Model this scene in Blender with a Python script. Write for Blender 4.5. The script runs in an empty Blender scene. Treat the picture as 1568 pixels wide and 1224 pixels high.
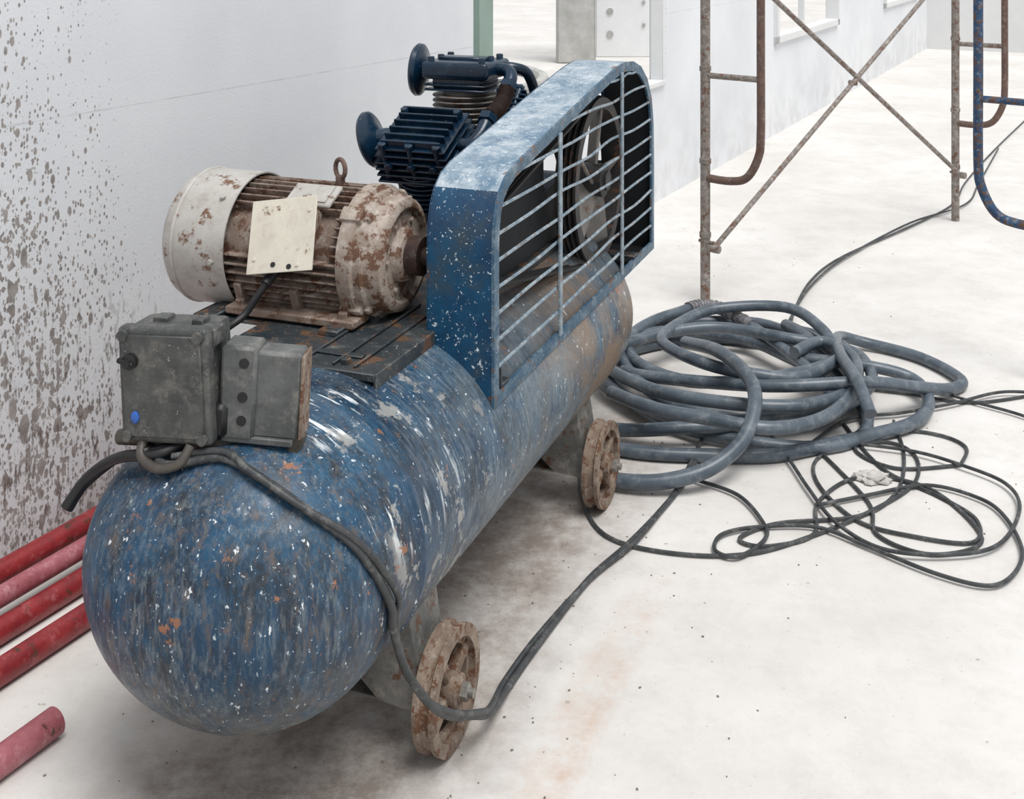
import bpy, bmesh, math, random
from mathutils import Vector, Matrix, Euler
random.seed(7)
sc=bpy.context.scene
R=math.radians
# ------------------------------------------------------------ materials
class NT:
    def __init__(s,name,rough=.6,metal=0.0):
        s.m=bpy.data.materials.new(name); s.m.use_nodes=True
        s.t=s.m.node_tree; s.n=s.t.nodes; s.l=s.t.links
        s.b=s.n['Principled BSDF']; s.b.inputs['Roughness'].default_value=rough; s.b.inputs['Metallic'].default_value=metal
        s.tc=s.n.new('ShaderNodeTexCoord'); s.bumps=[]
    def co(s,stretch=(1,1,1),off=(0,0,0)):
        mp=s.n.new('ShaderNodeMapping'); s.l.new(s.tc.outputs['Object'],mp.inputs['Vector'])
        mp.inputs['Scale'].default_value=stretch; mp.inputs['Location'].default_value=off
        return mp.outputs['Vector']
    def noise(s,scale,detail=4,stretch=(1,1,1),off=(0,0,0),rough=.6,dist=0):
        n=s.n.new('ShaderNodeTexNoise'); n.inputs['Scale'].default_value=scale; n.inputs['Detail'].default_value=detail
        n.inputs['Roughness'].default_value=rough; n.inputs['Distortion'].default_value=dist
        s.l.new(s.co(stretch,off),n.inputs['Vector']); return n.outputs['Fac']
    def ramp(s,x,lo,hi,a=0.0,b=1.0):
        r=s.n.new('ShaderNodeMapRange'); r.inputs['From Min'].default_value=lo; r.inputs['From Max'].default_value=hi
        r.inputs['To Min'].default_value=a; r.inputs['To Max'].default_value=b
        s.l.new(x,r.inputs['Value']); return r.outputs['Result']
    def math(s,op,a,b=None):
        m=s.n.new('ShaderNodeMath'); m.operation=op
        for i,x in enumerate([a,b]):
            if x is None: continue
            if isinstance(x,(int,float)): m.inputs[i].default_value=x
            else: s.l.new(x,m.inputs[i])
        return m.outputs[0]
    def axis(s,i):
        sp=s.n.new('ShaderNodeSeparateXYZ'); s.l.new(s.tc.outputs['Object'],sp.inputs[0]); return sp.outputs[i]
    def mix(s,fac,a,b):
        m=s.n.new('ShaderNodeMix'); m.data_type='RGBA'
        if isinstance(fac,(int,float)): m.inputs[0].default_value=fac
        else: s.l.new(fac,m.inputs[0])
        for i,x in ((6,a),(7,b)):
            if isinstance(x,tuple): m.inputs[i].default_value=(*x[:3],1)
            else: s.l.new(x,m.inputs[i])
        return m.outputs[2]
    def spots(s,scale,thr,stretch=(1,1,1),off=(0,0,0),soft=.05,dens=None,pw=4.0):
        v=s.n.new('ShaderNodeTexVoronoi'); v.inputs['Scale'].default_value=scale
        s.l.new(s.co(stretch,off),v.inputs['Vector'])
        sp=s.n.new('ShaderNodeSeparateColor'); s.l.new(v.outputs['Color'],sp.inputs[0])
        rad=s.math('MULTIPLY',s.math('POWER',sp.outputs[0],pw),thr)
        if dens is not None: rad=s.math('MULTIPLY',rad,dens)
        d=s.math('SUBTRACT',rad,v.outputs['Distance'])
        return s.ramp(d,0,soft)
    def bump(s,x,strength=.3,dist=.002):
        b=s.n.new('ShaderNodeBump'); b.inputs['Strength'].default_value=strength; b.inputs['Distance'].default_value=dist
        s.l.new(x,b.inputs['Height'])
        if s.bumps: s.l.new(s.bumps[-1],b.inputs['Normal'])
        s.bumps.append(b.outputs[0]); s.l.new(b.outputs[0],s.b.inputs['Normal'])
    def color(s,c):
        if isinstance(c,tuple): s.b.inputs['Base Color'].default_value=(*c,1)
        else: s.l.new(c,s.b.inputs['Base Color'])
    def rough(s,x): s.l.new(x,s.b.inputs['Roughness'])

def worn(name,base,base2,rust=None,rust_amt=.0,dust=None,dust_amt=.0,speck=None,speck_amt=0,scale=1,rough=.5,metal=0,bump=.3,rust2=(.10,.045,.02)):
    k=NT(name,rough,metal)
    c=k.mix(k.ramp(k.noise(5*scale,8,rough=.7),.38,.62),base,base2)
    if dust: c=k.mix(k.ramp(k.noise(9*scale,9,off=(3,1,2),rough=.75),.62-dust_amt*.3,.78-dust_amt*.2),c,dust)
    if rust:
        rc=k.mix(k.noise(40*scale,5),rust,rust2)
        c=k.mix(k.ramp(k.noise(7*scale,10,off=(9,4,7),rough=.75),.66-rust_amt*.3,.69-rust_amt*.28),c,rc)
    if speck:
        c=k.mix(k.ramp(k.noise(120*scale,3,off=(5,5,1)),.69-speck_amt*.04,.74-speck_amt*.04),c,speck)
        c=k.mix(k.ramp(k.noise(34*scale,8,off=(5,5,1),rough=.68),.67-speck_amt*.025,.685-speck_amt*.025),c,speck)
        c=k.mix(k.ramp(k.noise(55*scale,5,off=(2,5,7),rough=.6),.685-speck_amt*.025,.70-speck_amt*.025),c,speck)
    k.color(c); k.bump(k.noise(60*scale,6),bump,.002)
    return k.m

def tank_paint():
    k=NT('tank_paint',.45,0)
    y=k.axis(1); z=k.axis(2)
    c=k.mix(k.ramp(k.noise(4,8,rough=.7),.38,.62),(.002,.028,.072),(.005,.072,.150))
    c=k.mix(k.ramp(k.noise(13,10,stretch=(1,1,.35),rough=.85),.46,.60),c,(.006,.011,.020))
    # grey chalky haze growing to far end
    haze=k.math('MULTIPLY',k.ramp(y,.05,.75,.08,1.0),k.ramp(k.noise(7,10,stretch=(1,.7,.8),rough=.8,off=(2,0,0)),.38,.60))
    c=k.mix(k.math('MULTIPLY',haze,.9),c,(.15,.19,.215))
    sc_=k.math('MULTIPLY',k.ramp(k.noise(1,10,stretch=(16,120,16),off=(5,0,3),rough=.8),.50,.64),k.ramp(y,.05,.25))
    c=k.mix(k.math('MULTIPLY',sc_,.5),c,(.28,.33,.36))
    sd_=k.math('MULTIPLY',k.ramp(k.noise(1,10,stretch=(12,80,12),off=(9,0,3),rough=.8),.52,.66),k.ramp(y,.05,.25))
    c=k.mix(k.math('MULTIPLY',sd_,.6),c,(.012,.028,.045))
    br=k.math('MULTIPLY',k.ramp(y,.6,1.25,0,1),k.ramp(k.noise(3.5,8,off=(7,1,0),rough=.7),.43,.57))
    c=k.mix(k.math('MULTIPLY',br,.88),c,(.21,.145,.095))
    lo=k.math('MULTIPLY',k.ramp(z,.38,.18,0,1),k.ramp(k.noise(9,9,rough=.75),.32,.58))
    c=k.mix(k.math('MULTIPLY',lo,.85),c,(.20,.185,.145))
    cap=k.ramp(y,.16,-.03,0,1)
    patch=k.ramp(k.noise(5,6,off=(3,7,2),rough=.7),.38,.60,.15,1)
    dr=k.math('MULTIPLY',k.math('MULTIPLY',cap,patch),k.ramp(k.noise(1,10,stretch=(95,95,17),rough=.8),.48,.62))
    c=k.mix(k.math('MULTIPLY',dr,.80),c,(.20,.23,.245))
    dr2=k.math('MULTIPLY',cap,k.ramp(k.noise(1,9,stretch=(45,45,10),off=(4,4,4),rough=.8),.53,.62))
    c=k.mix(k.math('MULTIPLY',dr2,.7),c,(.12,.09,.07))
    st=k.math('MULTIPLY',k.math('MULTIPLY',k.ramp(k.noise(1,6,stretch=(9,60,9),off=(1,0,3),rough=.6),.56,.60),k.ramp(k.noise(6,4,off=(0,4,4)),.47,.55)),k.math('MULTIPLY',k.ramp(y,-.06,.03),k.ramp(y,.42,.20)))
    st=k.math('MULTIPLY',st,k.ramp(z,.44,.52))
    c=k.mix(st,c,(.70,.74,.76))
    sm=k.math('MULTIPLY',k.ramp(k.noise(11,9,off=(2,8,1),rough=.7),.585,.62),k.math('MULTIPLY',k.ramp(y,-.04,.06),k.ramp(y,.7,.3)))
    c=k.mix(k.math('MULTIPLY',sm,.65),c,(.42,.41,.38))
    c=k.mix(k.ramp(k.noise(9,10,off=(9,4,7),rough=.75),.63,.645),c,(.27,.12,.065))
    c=k.mix(k.ramp(k.noise(34,8,off=(2,8,7),rough=.8),.62,.65),c,(.20,.11,.07))
    c=k.mix(k.ramp(k.noise(95,4,stretch=(1,1,.6)),.66,.69),c,(.42,.47,.50))
    c=k.mix(k.ramp(k.noise(150,3,off=(1,2,6)),.69,.72),c,(.50,.55,.58))
    c=k.mix(k.ramp(k.noise(38,8,stretch=(1,1,.55),off=(3,3,3),rough=.72),.66,.67),c,(.60,.64,.66))
    c=k.mix(k.ramp(k.noise(60,6,stretch=(1,1,.5),off=(6,3,1),rough=.6),.67,.685),c,(.64,.68,.70))
    k.color(c); k.bump(k.noise(35,8),.25,.002)
    k.rough(k.ramp(k.noise(20,5),.3,.7,.26,.6))
    return k.m

def concrete(name,base,b2,spk=(.3,.28,.26),bump=.2,scale=1):
    k=NT(name,.85)
    c=k.mix(k.ramp(k.noise(1.6*scale,8,rough=.65),.35,.65),base,b2)
    c=k.mix(k.ramp(k.noise(40*scale,6),.3,.9,0,.25),c,tuple(x*.75 for x in base))
    c=k.mix(k.math('MULTIPLY',k.ramp(k.noise(30*scale,6,off=(4,4,4)),.66,.70),.4),c,spk)
    k.color(c); k.bump(k.noise(60,6),bump,.002)
    return k.m

def floor_mat():
    k=NT('floor_concrete',.8)
    c=k.mix(k.ramp(k.noise(.9,9,rough=.65),.36,.64),(.60,.575,.545),(.71,.69,.665))
    c=k.mix(k.ramp(k.noise(6,10,rough=.78,off=(2,2,0)),.46,.75,0,.5),c,(.46,.42,.38))
    c=k.mix(k.ramp(k.noise(2.2,10,rough=.8,off=(7,2,0)),.56,.70,0,.35),c,(.45,.42,.38))
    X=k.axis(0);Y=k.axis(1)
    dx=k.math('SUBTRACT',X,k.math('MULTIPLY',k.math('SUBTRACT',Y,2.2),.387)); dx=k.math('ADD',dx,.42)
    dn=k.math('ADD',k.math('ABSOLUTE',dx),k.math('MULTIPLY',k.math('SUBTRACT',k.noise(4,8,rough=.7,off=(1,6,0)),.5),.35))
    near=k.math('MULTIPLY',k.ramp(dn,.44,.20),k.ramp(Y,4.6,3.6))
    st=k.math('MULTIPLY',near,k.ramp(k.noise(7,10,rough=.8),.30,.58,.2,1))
    c=k.mix(k.math('MULTIPLY',st,.82),c,(.16,.12,.095))  # brown stains by the compressor, with the tank's shadow painted into the floor colour
    for off,a in ((-.08,.65),(-.02,.4)):
        dl=k.math('SUBTRACT',X,k.math('MULTIPLY',k.math('SUBTRACT',Y,2.2),.42)); dl=k.math('ABSOLUTE',k.math('ADD',dl,off))
        rm=k.math('MULTIPLY',k.math('MULTIPLY',k.ramp(dl,.05,.0),k.ramp(Y,3.1,2.4)),k.ramp(k.noise(11,9,rough=.75,off=(off*30,0,0)),.40,.62))
        c=k.mix(k.math('MULTIPLY',rm,a),c,(.50,.31,.20))
    c=k.mix(k.math('MULTIPLY',k.ramp(k.noise(70,4),.66,.72),.5),c,(.32,.28,.25))
    c=k.mix(k.math('MULTIPLY',k.ramp(k.noise(28,6,off=(9,1,0),rough=.55),.70,.72),.6),c,(.30,.26,.23))
    c=k.mix(k.math('MULTIPLY',k.ramp(k.noise(1,5,stretch=(60,4,1),dist=.4),.70,.75),.25),c,(.40,.37,.34))
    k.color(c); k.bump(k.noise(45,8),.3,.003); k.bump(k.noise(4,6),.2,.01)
    return k.m

def wall_mat():
    k=NT('wall_painted_concrete',.8)
    t=k.axis(0); z=k.axis(2)
    c=k.mix(k.ramp(k.noise(1.2,8),.35,.65),(.68,.695,.72),(.77,.78,.795))
    j=k.ramp(k.math('ABSOLUTE',k.math('SUBTRACT',z,1.118)),.003,.001)
    c=k.mix(k.math('MULTIPLY',j,k.ramp(k.noise(8,4),.4,.6,.1,.5)),c,(.40,.40,.40))
    fall=k.math('MULTIPLY',k.ramp(k.math('ADD',t,k.math('MULTIPLY',z,.14)),.74,.15),k.ramp(z,1.9,.45,.42,1.15))
    den=k.math('MULTIPLY',fall,k.ramp(k.noise(4,4),.3,.65,.7,1.25))
    s1=k.spots(50,.90,stretch=(1.1,0,.6),soft=.12,dens=den,pw=4)
    s2=k.spots(110,1.15,stretch=(1.1,0,.7),off=(3,0,1),soft=.15,dens=den,pw=2.6)
    s3=k.spots(18,.5,stretch=(1.5,0,.6),off=(8,0,5),soft=.08,dens=den,pw=7)
    n1=k.ramp(k.math('ADD',k.noise(75,6,stretch=(1.1,1,.45),off=(0,0,9),rough=.7),k.math('MULTIPLY',den,.11)),.70,.75)
    n1=k.math('MULTIPLY',n1,k.ramp(fall,.1,.6))
    s=k.math('MAXIMUM',k.math('MAXIMUM',s1,s2),k.math('MAXIMUM',s3,n1))
    c=k.mix(k.math('MULTIPLY',s,.85),c,k.mix(k.ramp(k.noise(22,5),.35,.65),(.13,.10,.085),(.33,.29,.26)))
    d=k.math('MULTIPLY',k.math('MULTIPLY',k.ramp(k.noise(1,7,stretch=(46,0,12),rough=.7),.54,.59),k.math('MULTIPLY',k.ramp(z,.68,.40),k.ramp(z,.0,.10))),k.ramp(t,.72,.40))
    c=k.mix(k.math('MULTIPLY',d,.88),c,(.13,.095,.08))
    d=k.math('MULTIPLY',k.ramp(k.noise(5,6),.42,.62),k.ramp(z,.6,.0))
    c=k.mix(k.math('MULTIPLY',d,.3),c,(.38,.36,.34))
    k.color(c); k.bump(k.noise(110,4),.35,.002)
    return k.m

def plain(name,c,rough=.5,metal=0,var=.6,scale=20,bump=.15):
    k=NT(name,rough,metal)
    k.color(k.mix(k.ramp(k.noise(scale,5),.35,.65),c,tuple(x*var for x in c)))
    k.bump(k.noise(scale*4,4),bump,.001); return k.m

M_tank=tank_paint()
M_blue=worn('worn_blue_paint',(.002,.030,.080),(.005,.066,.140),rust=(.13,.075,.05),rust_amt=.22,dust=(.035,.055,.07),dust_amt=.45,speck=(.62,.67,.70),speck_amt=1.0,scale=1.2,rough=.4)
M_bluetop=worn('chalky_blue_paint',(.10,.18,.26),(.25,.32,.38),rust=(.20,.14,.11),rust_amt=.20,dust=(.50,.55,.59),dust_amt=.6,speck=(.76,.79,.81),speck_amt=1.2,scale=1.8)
M_deck=worn('oily_deck_steel',(.014,.022,.028),(.040,.046,.050),rust=(.12,.075,.05),rust_amt=.38,dust=(.17,.165,.155),dust_amt=.25,speck=(.4,.4,.4),speck_amt=.1,scale=1.8)
M_pump=worn('pump_navy_enamel',(.002,.011,.026),(.004,.025,.055),dust=(.03,.05,.065),dust_amt=.25,speck=(.25,.25,.24),speck_amt=-.6,scale=1.5,rough=.26)
M_barrel=worn('cylinder_barrel_grey',(.12,.105,.095),(.22,.195,.18),rust=(.13,.08,.055),rust_amt=.3,scale=2)
M_copper=worn('finned_copper',(.035,.02,.018),(.07,.04,.03),dust=(.14,.12,.11),dust_amt=.25,scale=3,metal=.2)
M_black=plain('black_rubber',(.012,.012,.014),.5,0,.6,30)
M_motor=worn('motor_beige_rusted',(.37,.31,.265),(.25,.195,.155),rust=(.16,.085,.055),rust_amt=.48,dust=(.50,.455,.41),dust_amt=.4,scale=2.8,rough=.65,bump=.5)
M_fins=worn('motor_fins_rusted',(.24,.185,.15),(.16,.11,.085),rust=(.12,.065,.045),rust_amt=.50,dust=(.43,.38,.335),dust_amt=.35,scale=2.8,rough=.7)
M_cover=worn('fan_cover_white',(.47,.455,.43),(.39,.37,.34),rust=(.20,.11,.07),rust_amt=.28,dust=(.31,.27,.235),dust_amt=.35,scale=2.4,rough=.5)
M_cream=worn('cream_plate',(.62,.58,.49),(.54,.50,.42),rust=(.28,.18,.11),rust_amt=.20,dust=(.44,.39,.33),dust_amt=.25,scale=2.6,rough=.45,bump=.1)
M_box=worn('grey_switch_box',(.038,.041,.041),(.075,.078,.074),rust=(.13,.10,.08),rust_amt=.08,dust=(.16,.155,.14),dust_amt=.4,speck=(.3,.3,.28),speck_amt=.3,scale=2.6,rough=.55)
M_rust=worn('rusty_cast_iron',(.16,.11,.08),(.25,.195,.15),rust=(.14,.062,.035),rust_amt=.45,dust=(.36,.315,.265),dust_amt=.35,scale=4.5,rough=.8,bump=.7)
M_steel=plain('dull_steel',(.36,.34,.31),.45,.6,.6,40)
M_belt=plain('v_belt_rubber',(.010,.010,.010),.6)
M_dark=plain('back_plate_and_inner_shade',(.008,.010,.013),.7)
M_brass=worn('dirty_brass_fitting',(.10,.085,.06),(.05,.045,.04),dust=(.2,.18,.15),dust_amt=.2,scale=5,metal=.3)
M_bluebtn=plain('blue_button',(.03,.11,.42),.35)
def hose_mat():
    k=NT('grey_blue_hose',.36)
    c=k.mix(k.ramp(k.noise(6,6),.35,.65),(.050,.068,.088),(.105,.130,.155))
    c=k.mix(k.ramp(k.noise(25,8,off=(3,3,3),rough=.75),.50,.74,0,.6),c,(.28,.30,.31))
    k.color(c); k.bump(k.noise(80,4),.2,.001); return k.m
M_hose=hose_mat()
M_tape=worn('hose_tape',(.10,.10,.115),(.16,.15,.16),dust=(.4,.38,.38),dust_amt=.4,scale=5)
M_cable=worn('thin_grey_cable',(.025,.028,.03),(.05,.053,.056),dust=(.17,.17,.16),dust_amt=.35,scale=3,rough=.5)
M_red=worn('red_oxide_pipe',(.27,.025,.028),(.17,.014,.018),rust=(.05,.018,.018),rust_amt=.25,dust=(.36,.11,.115),dust_amt=.3,scale=3,rough=.4)
M_pink=worn('pink_oxide_pipe',(.36,.12,.14),(.27,.07,.085),rust=(.11,.035,.035),rust_amt=.25,dust=(.50,.27,.29),dust_amt=.3,scale=3,rough=.45)
M_scaf=worn('rusty_scaffold_tube',(.26,.23,.205),(.16,.135,.12),rust=(.20,.10,.06),rust_amt=.40,dust=(.46,.43,.40),dust_amt=.38,scale=5,rough=.75,rust2=(.09,.045,.03))
M_scafr=worn('red_rust_scaffold_tube',(.10,.06,.05),(.15,.09,.07),rust=(.14,.06,.04),rust_amt=.3,dust=(.26,.22,.195),dust_amt=.35,scale=5,rough=.75)
M_scafb=worn('blue_scaffold_tube',(.015,.045,.11),(.025,.08,.16),rust=(.14,.08,.055),rust_amt=.50,dust=(.34,.36,.38),dust_amt=.35,scale=6,rough=.7)
M_brk=worn('bracket_paint',(.11,.115,.11),(.20,.195,.18),rust=(.15,.09,.06),rust_amt=.38,dust=(.32,.30,.27),dust_amt=.35,scale=3)
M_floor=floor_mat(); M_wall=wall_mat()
M_wall2=concrete('far_wall_plaster',(.68,.69,.69),(.75,.75,.75))
M_out=concrete('outside_ground',(.50,.47,.44),(.62,.59,.57),scale=.6)
M_col=concrete('grey_concrete_column',(.36,.36,.34),(.52,.51,.49),scale=3)
M_panel=concrete('white_panel',(.76,.77,.78),(.82,.83,.84))
M_green=plain('green_window_frame',(.26,.36,.31),.4,0,.85,6)
M_pebble=plain('pebble_grit',(.24,.21,.18),.9)
M_rag=plain('grey_rag',(.55,.53,.50),.9,0,.7,12)

# ------------------------------------------------------------ geometry
def axisM(o,d):
    d=Vector(d).normalized(); return Matrix.Translation(o)@d.to_track_quat('Z','Y').to_matrix().to_4x4()
def crom(pts,sub=6,closed=False):
    P=[Vector(p) for p in pts]; n=len(P); out=[]
    segs=n if closed else n-1
    for i in range(segs):
        if closed: a,b,c,d=P[(i-1)%n],P[i],P[(i+1)%n],P[(i+2)%n]
        else: a,b,c,d=P[max(i-1,0)],P[i],P[i+1],P[min(i+2,n-1)]
        for k in range(sub):
            t=k/sub
            out.append(.5*((2*b)+(c-a)*t+(2*a-5*b+4*c-d)*t*t+(3*b-a-3*c+d)*t**3))
    if not closed: out.append(P[-1].copy())
    return out
class Part:
    def __init__(s): s.v=[];s.f=[]
    def add(s,vs,fs,M=None):
        o=len(s.v)
        for p in vs: s.v.append(tuple((M@Vector(p)) if M else p))
        for f in fs: s.f.append(tuple(i+o for i in f))
        return s
    def box(s,c,sz,rot=(0,0,0),bev=.002,M=None,seg=1):
        bm=bmesh.new(); bmesh.ops.create_cube(bm,size=1); bmesh.ops.scale(bm,vec=sz,verts=bm.verts)
        b=min(bev,min(sz)*.3)
        if b>0: bmesh.ops.bevel(bm,geom=bm.edges[:],offset=b,segments=seg,affect='EDGES',profile=.6)
        T=Matrix.Translation(c)@Euler(rot).to_matrix().to_4x4()
        if M: T=M@T
        bm.verts.index_update()
        s.add([v.co.copy() for v in bm.verts],[[v.index for v in f.verts] for f in bm.faces],T); bm.free(); return s
    def rev(s,prof,M,seg=32):
        vs=[];fs=[];rings=[]
        for r,h in prof:
            if r<1e-6: rings.append([len(vs)]); vs.append((0,0,h))
            else:
                rings.append(list(range(len(vs),len(vs)+seg)))
                vs+= [(r*math.cos(2*math.pi*i/seg),r*math.sin(2*math.pi*i/seg),h) for i in range(seg)]
        for a,b in zip(rings,rings[1:]):
            for i in range(seg):
                j=(i+1)%seg
                if len(a)==1 and len(b)==1: continue
                if len(a)==1: fs.append((a[0],b[j],b[i]))
                elif len(b)==1: fs.append((a[i],a[j],b[0]))
                else: fs.append((a[i],a[j],b[j],b[i]))
        return s.add(vs,fs,M)
    def cyl(s,a,b,r,seg=16,bev=0,r2=None):
        a=Vector(a);b=Vector(b);h=(b-a).length; r2=r if r2 is None else r2
        return s.rev([(0,0),(r,0),(r2,h),(0,h)] if bev==0 else [(0,0),(r-bev,0),(r,bev),(r2,h-bev),(r2-bev,h),(0,h)],axisM(a,b-a),seg)
    def tube(s,pts,r,seg=10,sub=6,closed=False,smooth=True,r2=None,cap=True):
        P=crom(pts,sub,closed) if smooth else [Vector(p) for p in pts]
        n=len(P); vs=[];fs=[]
        T=[]
        for i in range(n):
            if closed: t=P[(i+1)%n]-P[(i-1)%n]
            else: t=P[min(i+1,n-1)]-P[max(i-1,0)]
            if t.length<1e-9: t=Vector((0,0,1))
            T.append(t.normalized())
        up=Vector((0,0,1)) if abs(T[0].z)<.9 else Vector((1,0,0))
        N=(up-T[0]*up.dot(T[0])).normalized()
        for i in range(n):
            N=(N-T[i]*N.dot(T[i])); N=N.normalized() if N.length>1e-6 else T[i].orthogonal().normalized()
            B=T[i].cross(N); rr=r(i/(n-1)) if callable(r) else r
            for k in range(seg):
                a=2*math.pi*k/seg; vs.append(P[i]+N*(rr*math.cos(a))+B*(rr*math.sin(a)))
        for i in range(n if closed else n-1):
            a=i*seg; b=((i+1)%n)*seg
            for k in range(seg):
                j=(k+1)%seg; fs.append((a+k,a+j,b+j,b+k))
        if not closed and cap: fs.append(tuple(range(seg-1,-1,-1))); fs.append(tuple(range((n-1)*seg,n*seg)))
        return s.add(vs,fs)
    def hexb(s,o,d,r=.008,h=.006): return s.rev([(0,0),(r,0),(r,h),(r*.8,h*1.2),(0,h*1.2)],axisM(o,d),6)
    def done(s,name,mat,parent=None,ang=40,mats=None):
        me=bpy.data.meshes.new(name); me.from_pydata(s.v,[],s.f); me.update()
        bm=bmesh.new(); bm.from_mesh(me); bmesh.ops.recalc_face_normals(bm,faces=bm.faces[:]); bm.to_mesh(me); bm.free()
        for p in me.polygons: p.use_smooth=True
        me.set_sharp_from_angle(angle=R(ang))
        o=bpy.data.objects.new(name,me); sc.collection.objects.link(o)
        if mat: me.materials.append(mat)
        if parent: o.parent=parent
        return o
def empty(name,loc=(0,0,0),rz=0):
    e=bpy.data.objects.new(name,None); sc.collection.objects.link(e); e.location=loc; e.rotation_euler=(0,0,rz); e.empty_display_size=.2; return e

# ============================================================ FLOOR / WALLS
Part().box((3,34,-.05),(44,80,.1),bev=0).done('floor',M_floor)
WANG=math.atan2(.886,.464)
W0=Vector((-1.28,2.939,0))
def wallobj(part,name,mat):
    o=part.done(name,mat); o.location=W0; o.rotation_euler=(0,0,WANG); return o
H=2.9; TH=.09
wp=Part()
ops=[(2.40,4.74,.70,2.35),(7.25,9.55,.73,2.2),(12.0,14.4,.75,2.2)]
x=-3.2
for a,b,z0,z1 in ops:
    wp.box(((x+a)/2,TH/2,H/2),(a-x,TH,H),bev=0)
    wp.box(((a+b)/2,TH/2,z0/2),(b-a,TH,z0),bev=0)
    wp.box(((a+b)/2,TH/2,(z1+H)/2),(b-a,TH,H-z1),bev=0)
    x=b
wp.box(((x+15.3)/2,TH/2,H/2),(15.3-x,TH,H),bev=0)
wallobj(wp,'wall_left',M_wall)
fw=Part().box((15.3+.1,-4,H/2),(.2,8.6,H),bev=0); wallobj(fw,'wall_far',M_wall2)
for i,(a,b,z0,z1) in enumerate(ops):
    f=Part()
    if i==0:
        f.box((a+.17,.055,(z0+z1)/2),(.13,.05,z1-z0)); nm=M_green
        f.box(((a+b)/2,.055,z1-.03),(b-a,.05,.06))
    else:
        nm=M_wall2
        for c,s_ in (((a+.04,.03,(z0+z1)/2),(.08,.12,z1-z0)),((b-.04,.03,(z0+z1)/2),(.08,.12,z1-z0)),(((a+b)/2,.03,z0+.03),(b-a,.12,.06)),(((a+b)/2,.03,z1-.03),(b-a,.12,.06))): f.box(c,s_,bev=.004)
        f.box(((a+b)/2,.06,(z0+z1)/2),(.05,.05,z1-z0))
    wallobj(f,'window_%d'%(i+1),nm)
t=Part()
a,b,z0,z1=ops[0]
t.box(((a+b)/2,.04,z0+.006),(b-a,.12,.03),bev=.004).box((b-.01,.03,(z0+z1)/2),(.05,.08,z1-z0),bev=.004)
for i in range(60): t.box((b+.03,-.002,z0+.0+i*.027),(.014+random.random()*.02,.008,.01),bev=0)
wallobj(t,'trim_1',M_wall2)

# things outside, seen through the opening
o=Part().box((0,0,0),(.48,.4,3.2),bev=.02).box((.0,-.21,-.6),(.3,.03,.25),bev=.01).box((-.1,-.21,.5),(.22,.03,.4),bev=.01).done('concrete_column',M_col); o.location=(.80,14.8,1.6)
pn=Part().box((0,0,.0),(.80,.06,3.0),bev=.01)
for zz in (-.9,-.5,-.1,.4,.9):
    pn.cyl((-.22,-.04,zz),(-.22,-.02,zz),.05,12); pn.cyl((.22,-.04,zz+.12),(.22,-.02,zz+.12),.03,12)
o=pn.done('outdoor_panel',M_panel); o.location=(1.50,15.4,1.50)
hl=Part()
for zz in (-1.2,-.9,-.5,-.1,.4,.9):
    hl.cyl((-.22,-.045,zz),(-.22,-.04,zz),.045,12); hl.cyl((.22,-.045,zz+.12),(.22,-.04,zz+.12),.025,12)
h=hl.done('panel_holes',M_col,o)
ob=Part().box((0,0,.0),(7.2,9,.004),bev=0).done('outside_gravel_yard',M_out); ob.location=(-4.2,18.5,.002)
o=Part().tube([(-1.2,11,.065),(-.2,11.3,.065),(.3,12.2,.065),(.2,13.2,.065),(-.6,14.2,.065),(-2,14.8,.065)],.06,seg=8).done('outdoor_kerb',M_col)

# ============================================================ COMPRESSOR
O=Vector((-.515,2.20,0)); CR=-math.atan2(.3607,.9327)
C=empty('air_compressor',O,CR)
CM=Matrix.Translation(O)@Matrix.Rotation(CR,4,'Z')
TR=.270; TZ=.436; TX=.024; EX=1.125
def tr(y):
    d0=.01; d1=1.58; dep=.250
    if y<-d0: return TR*math.sqrt(max(0,1-((-d0-y)/dep)**2.1))
    if y>d1: return TR*math.sqrt(max(0,1-((y-d1)/.2)**2.1))
    return TR
prof=[]
ys=[-.260+.250*(1-math.cos(math.pi/2*i/16)) for i in range(17)]
ys+= [.08,.12,.124,.128,.136,.140,.144,.3,.6,.9,1.2,1.44,1.444,1.456,1.46,1.58]+[1.58+.2*math.sin(math.pi/2*i/14) for i in range(1,15)]
for y in ys:
    r=tr(y)
    if .122<y<.142 or 1.442<y<1.458: r+=.0035
    prof.append((max(r,0),y))
Part().rev(prof,Matrix.Translation((TX,0,TZ))@Matrix.Scale(EX,4,(1,0,0))@Matrix.Rotation(R(-90),4,'X'),96).done('tank',M_tank,C,60)
def ts(y,th,off=0):
    r=tr(y); a=R(th); return (TX+(r*EX+off)*math.sin(a),y,TZ+(r+off)*math.cos(a))
p=Part().cyl(ts(.02,8,-.01),ts(.02,8,.03),.02,16)
p.tube([ts(.0,6,.02),ts(-.03,14,.02),ts(-.04,24,.022)],.010)
p.cyl(ts(-.04,24,-.01),ts(-.04,24,.03),.016,6)
p.done('tank_fittings',M_brass,C)

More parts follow.
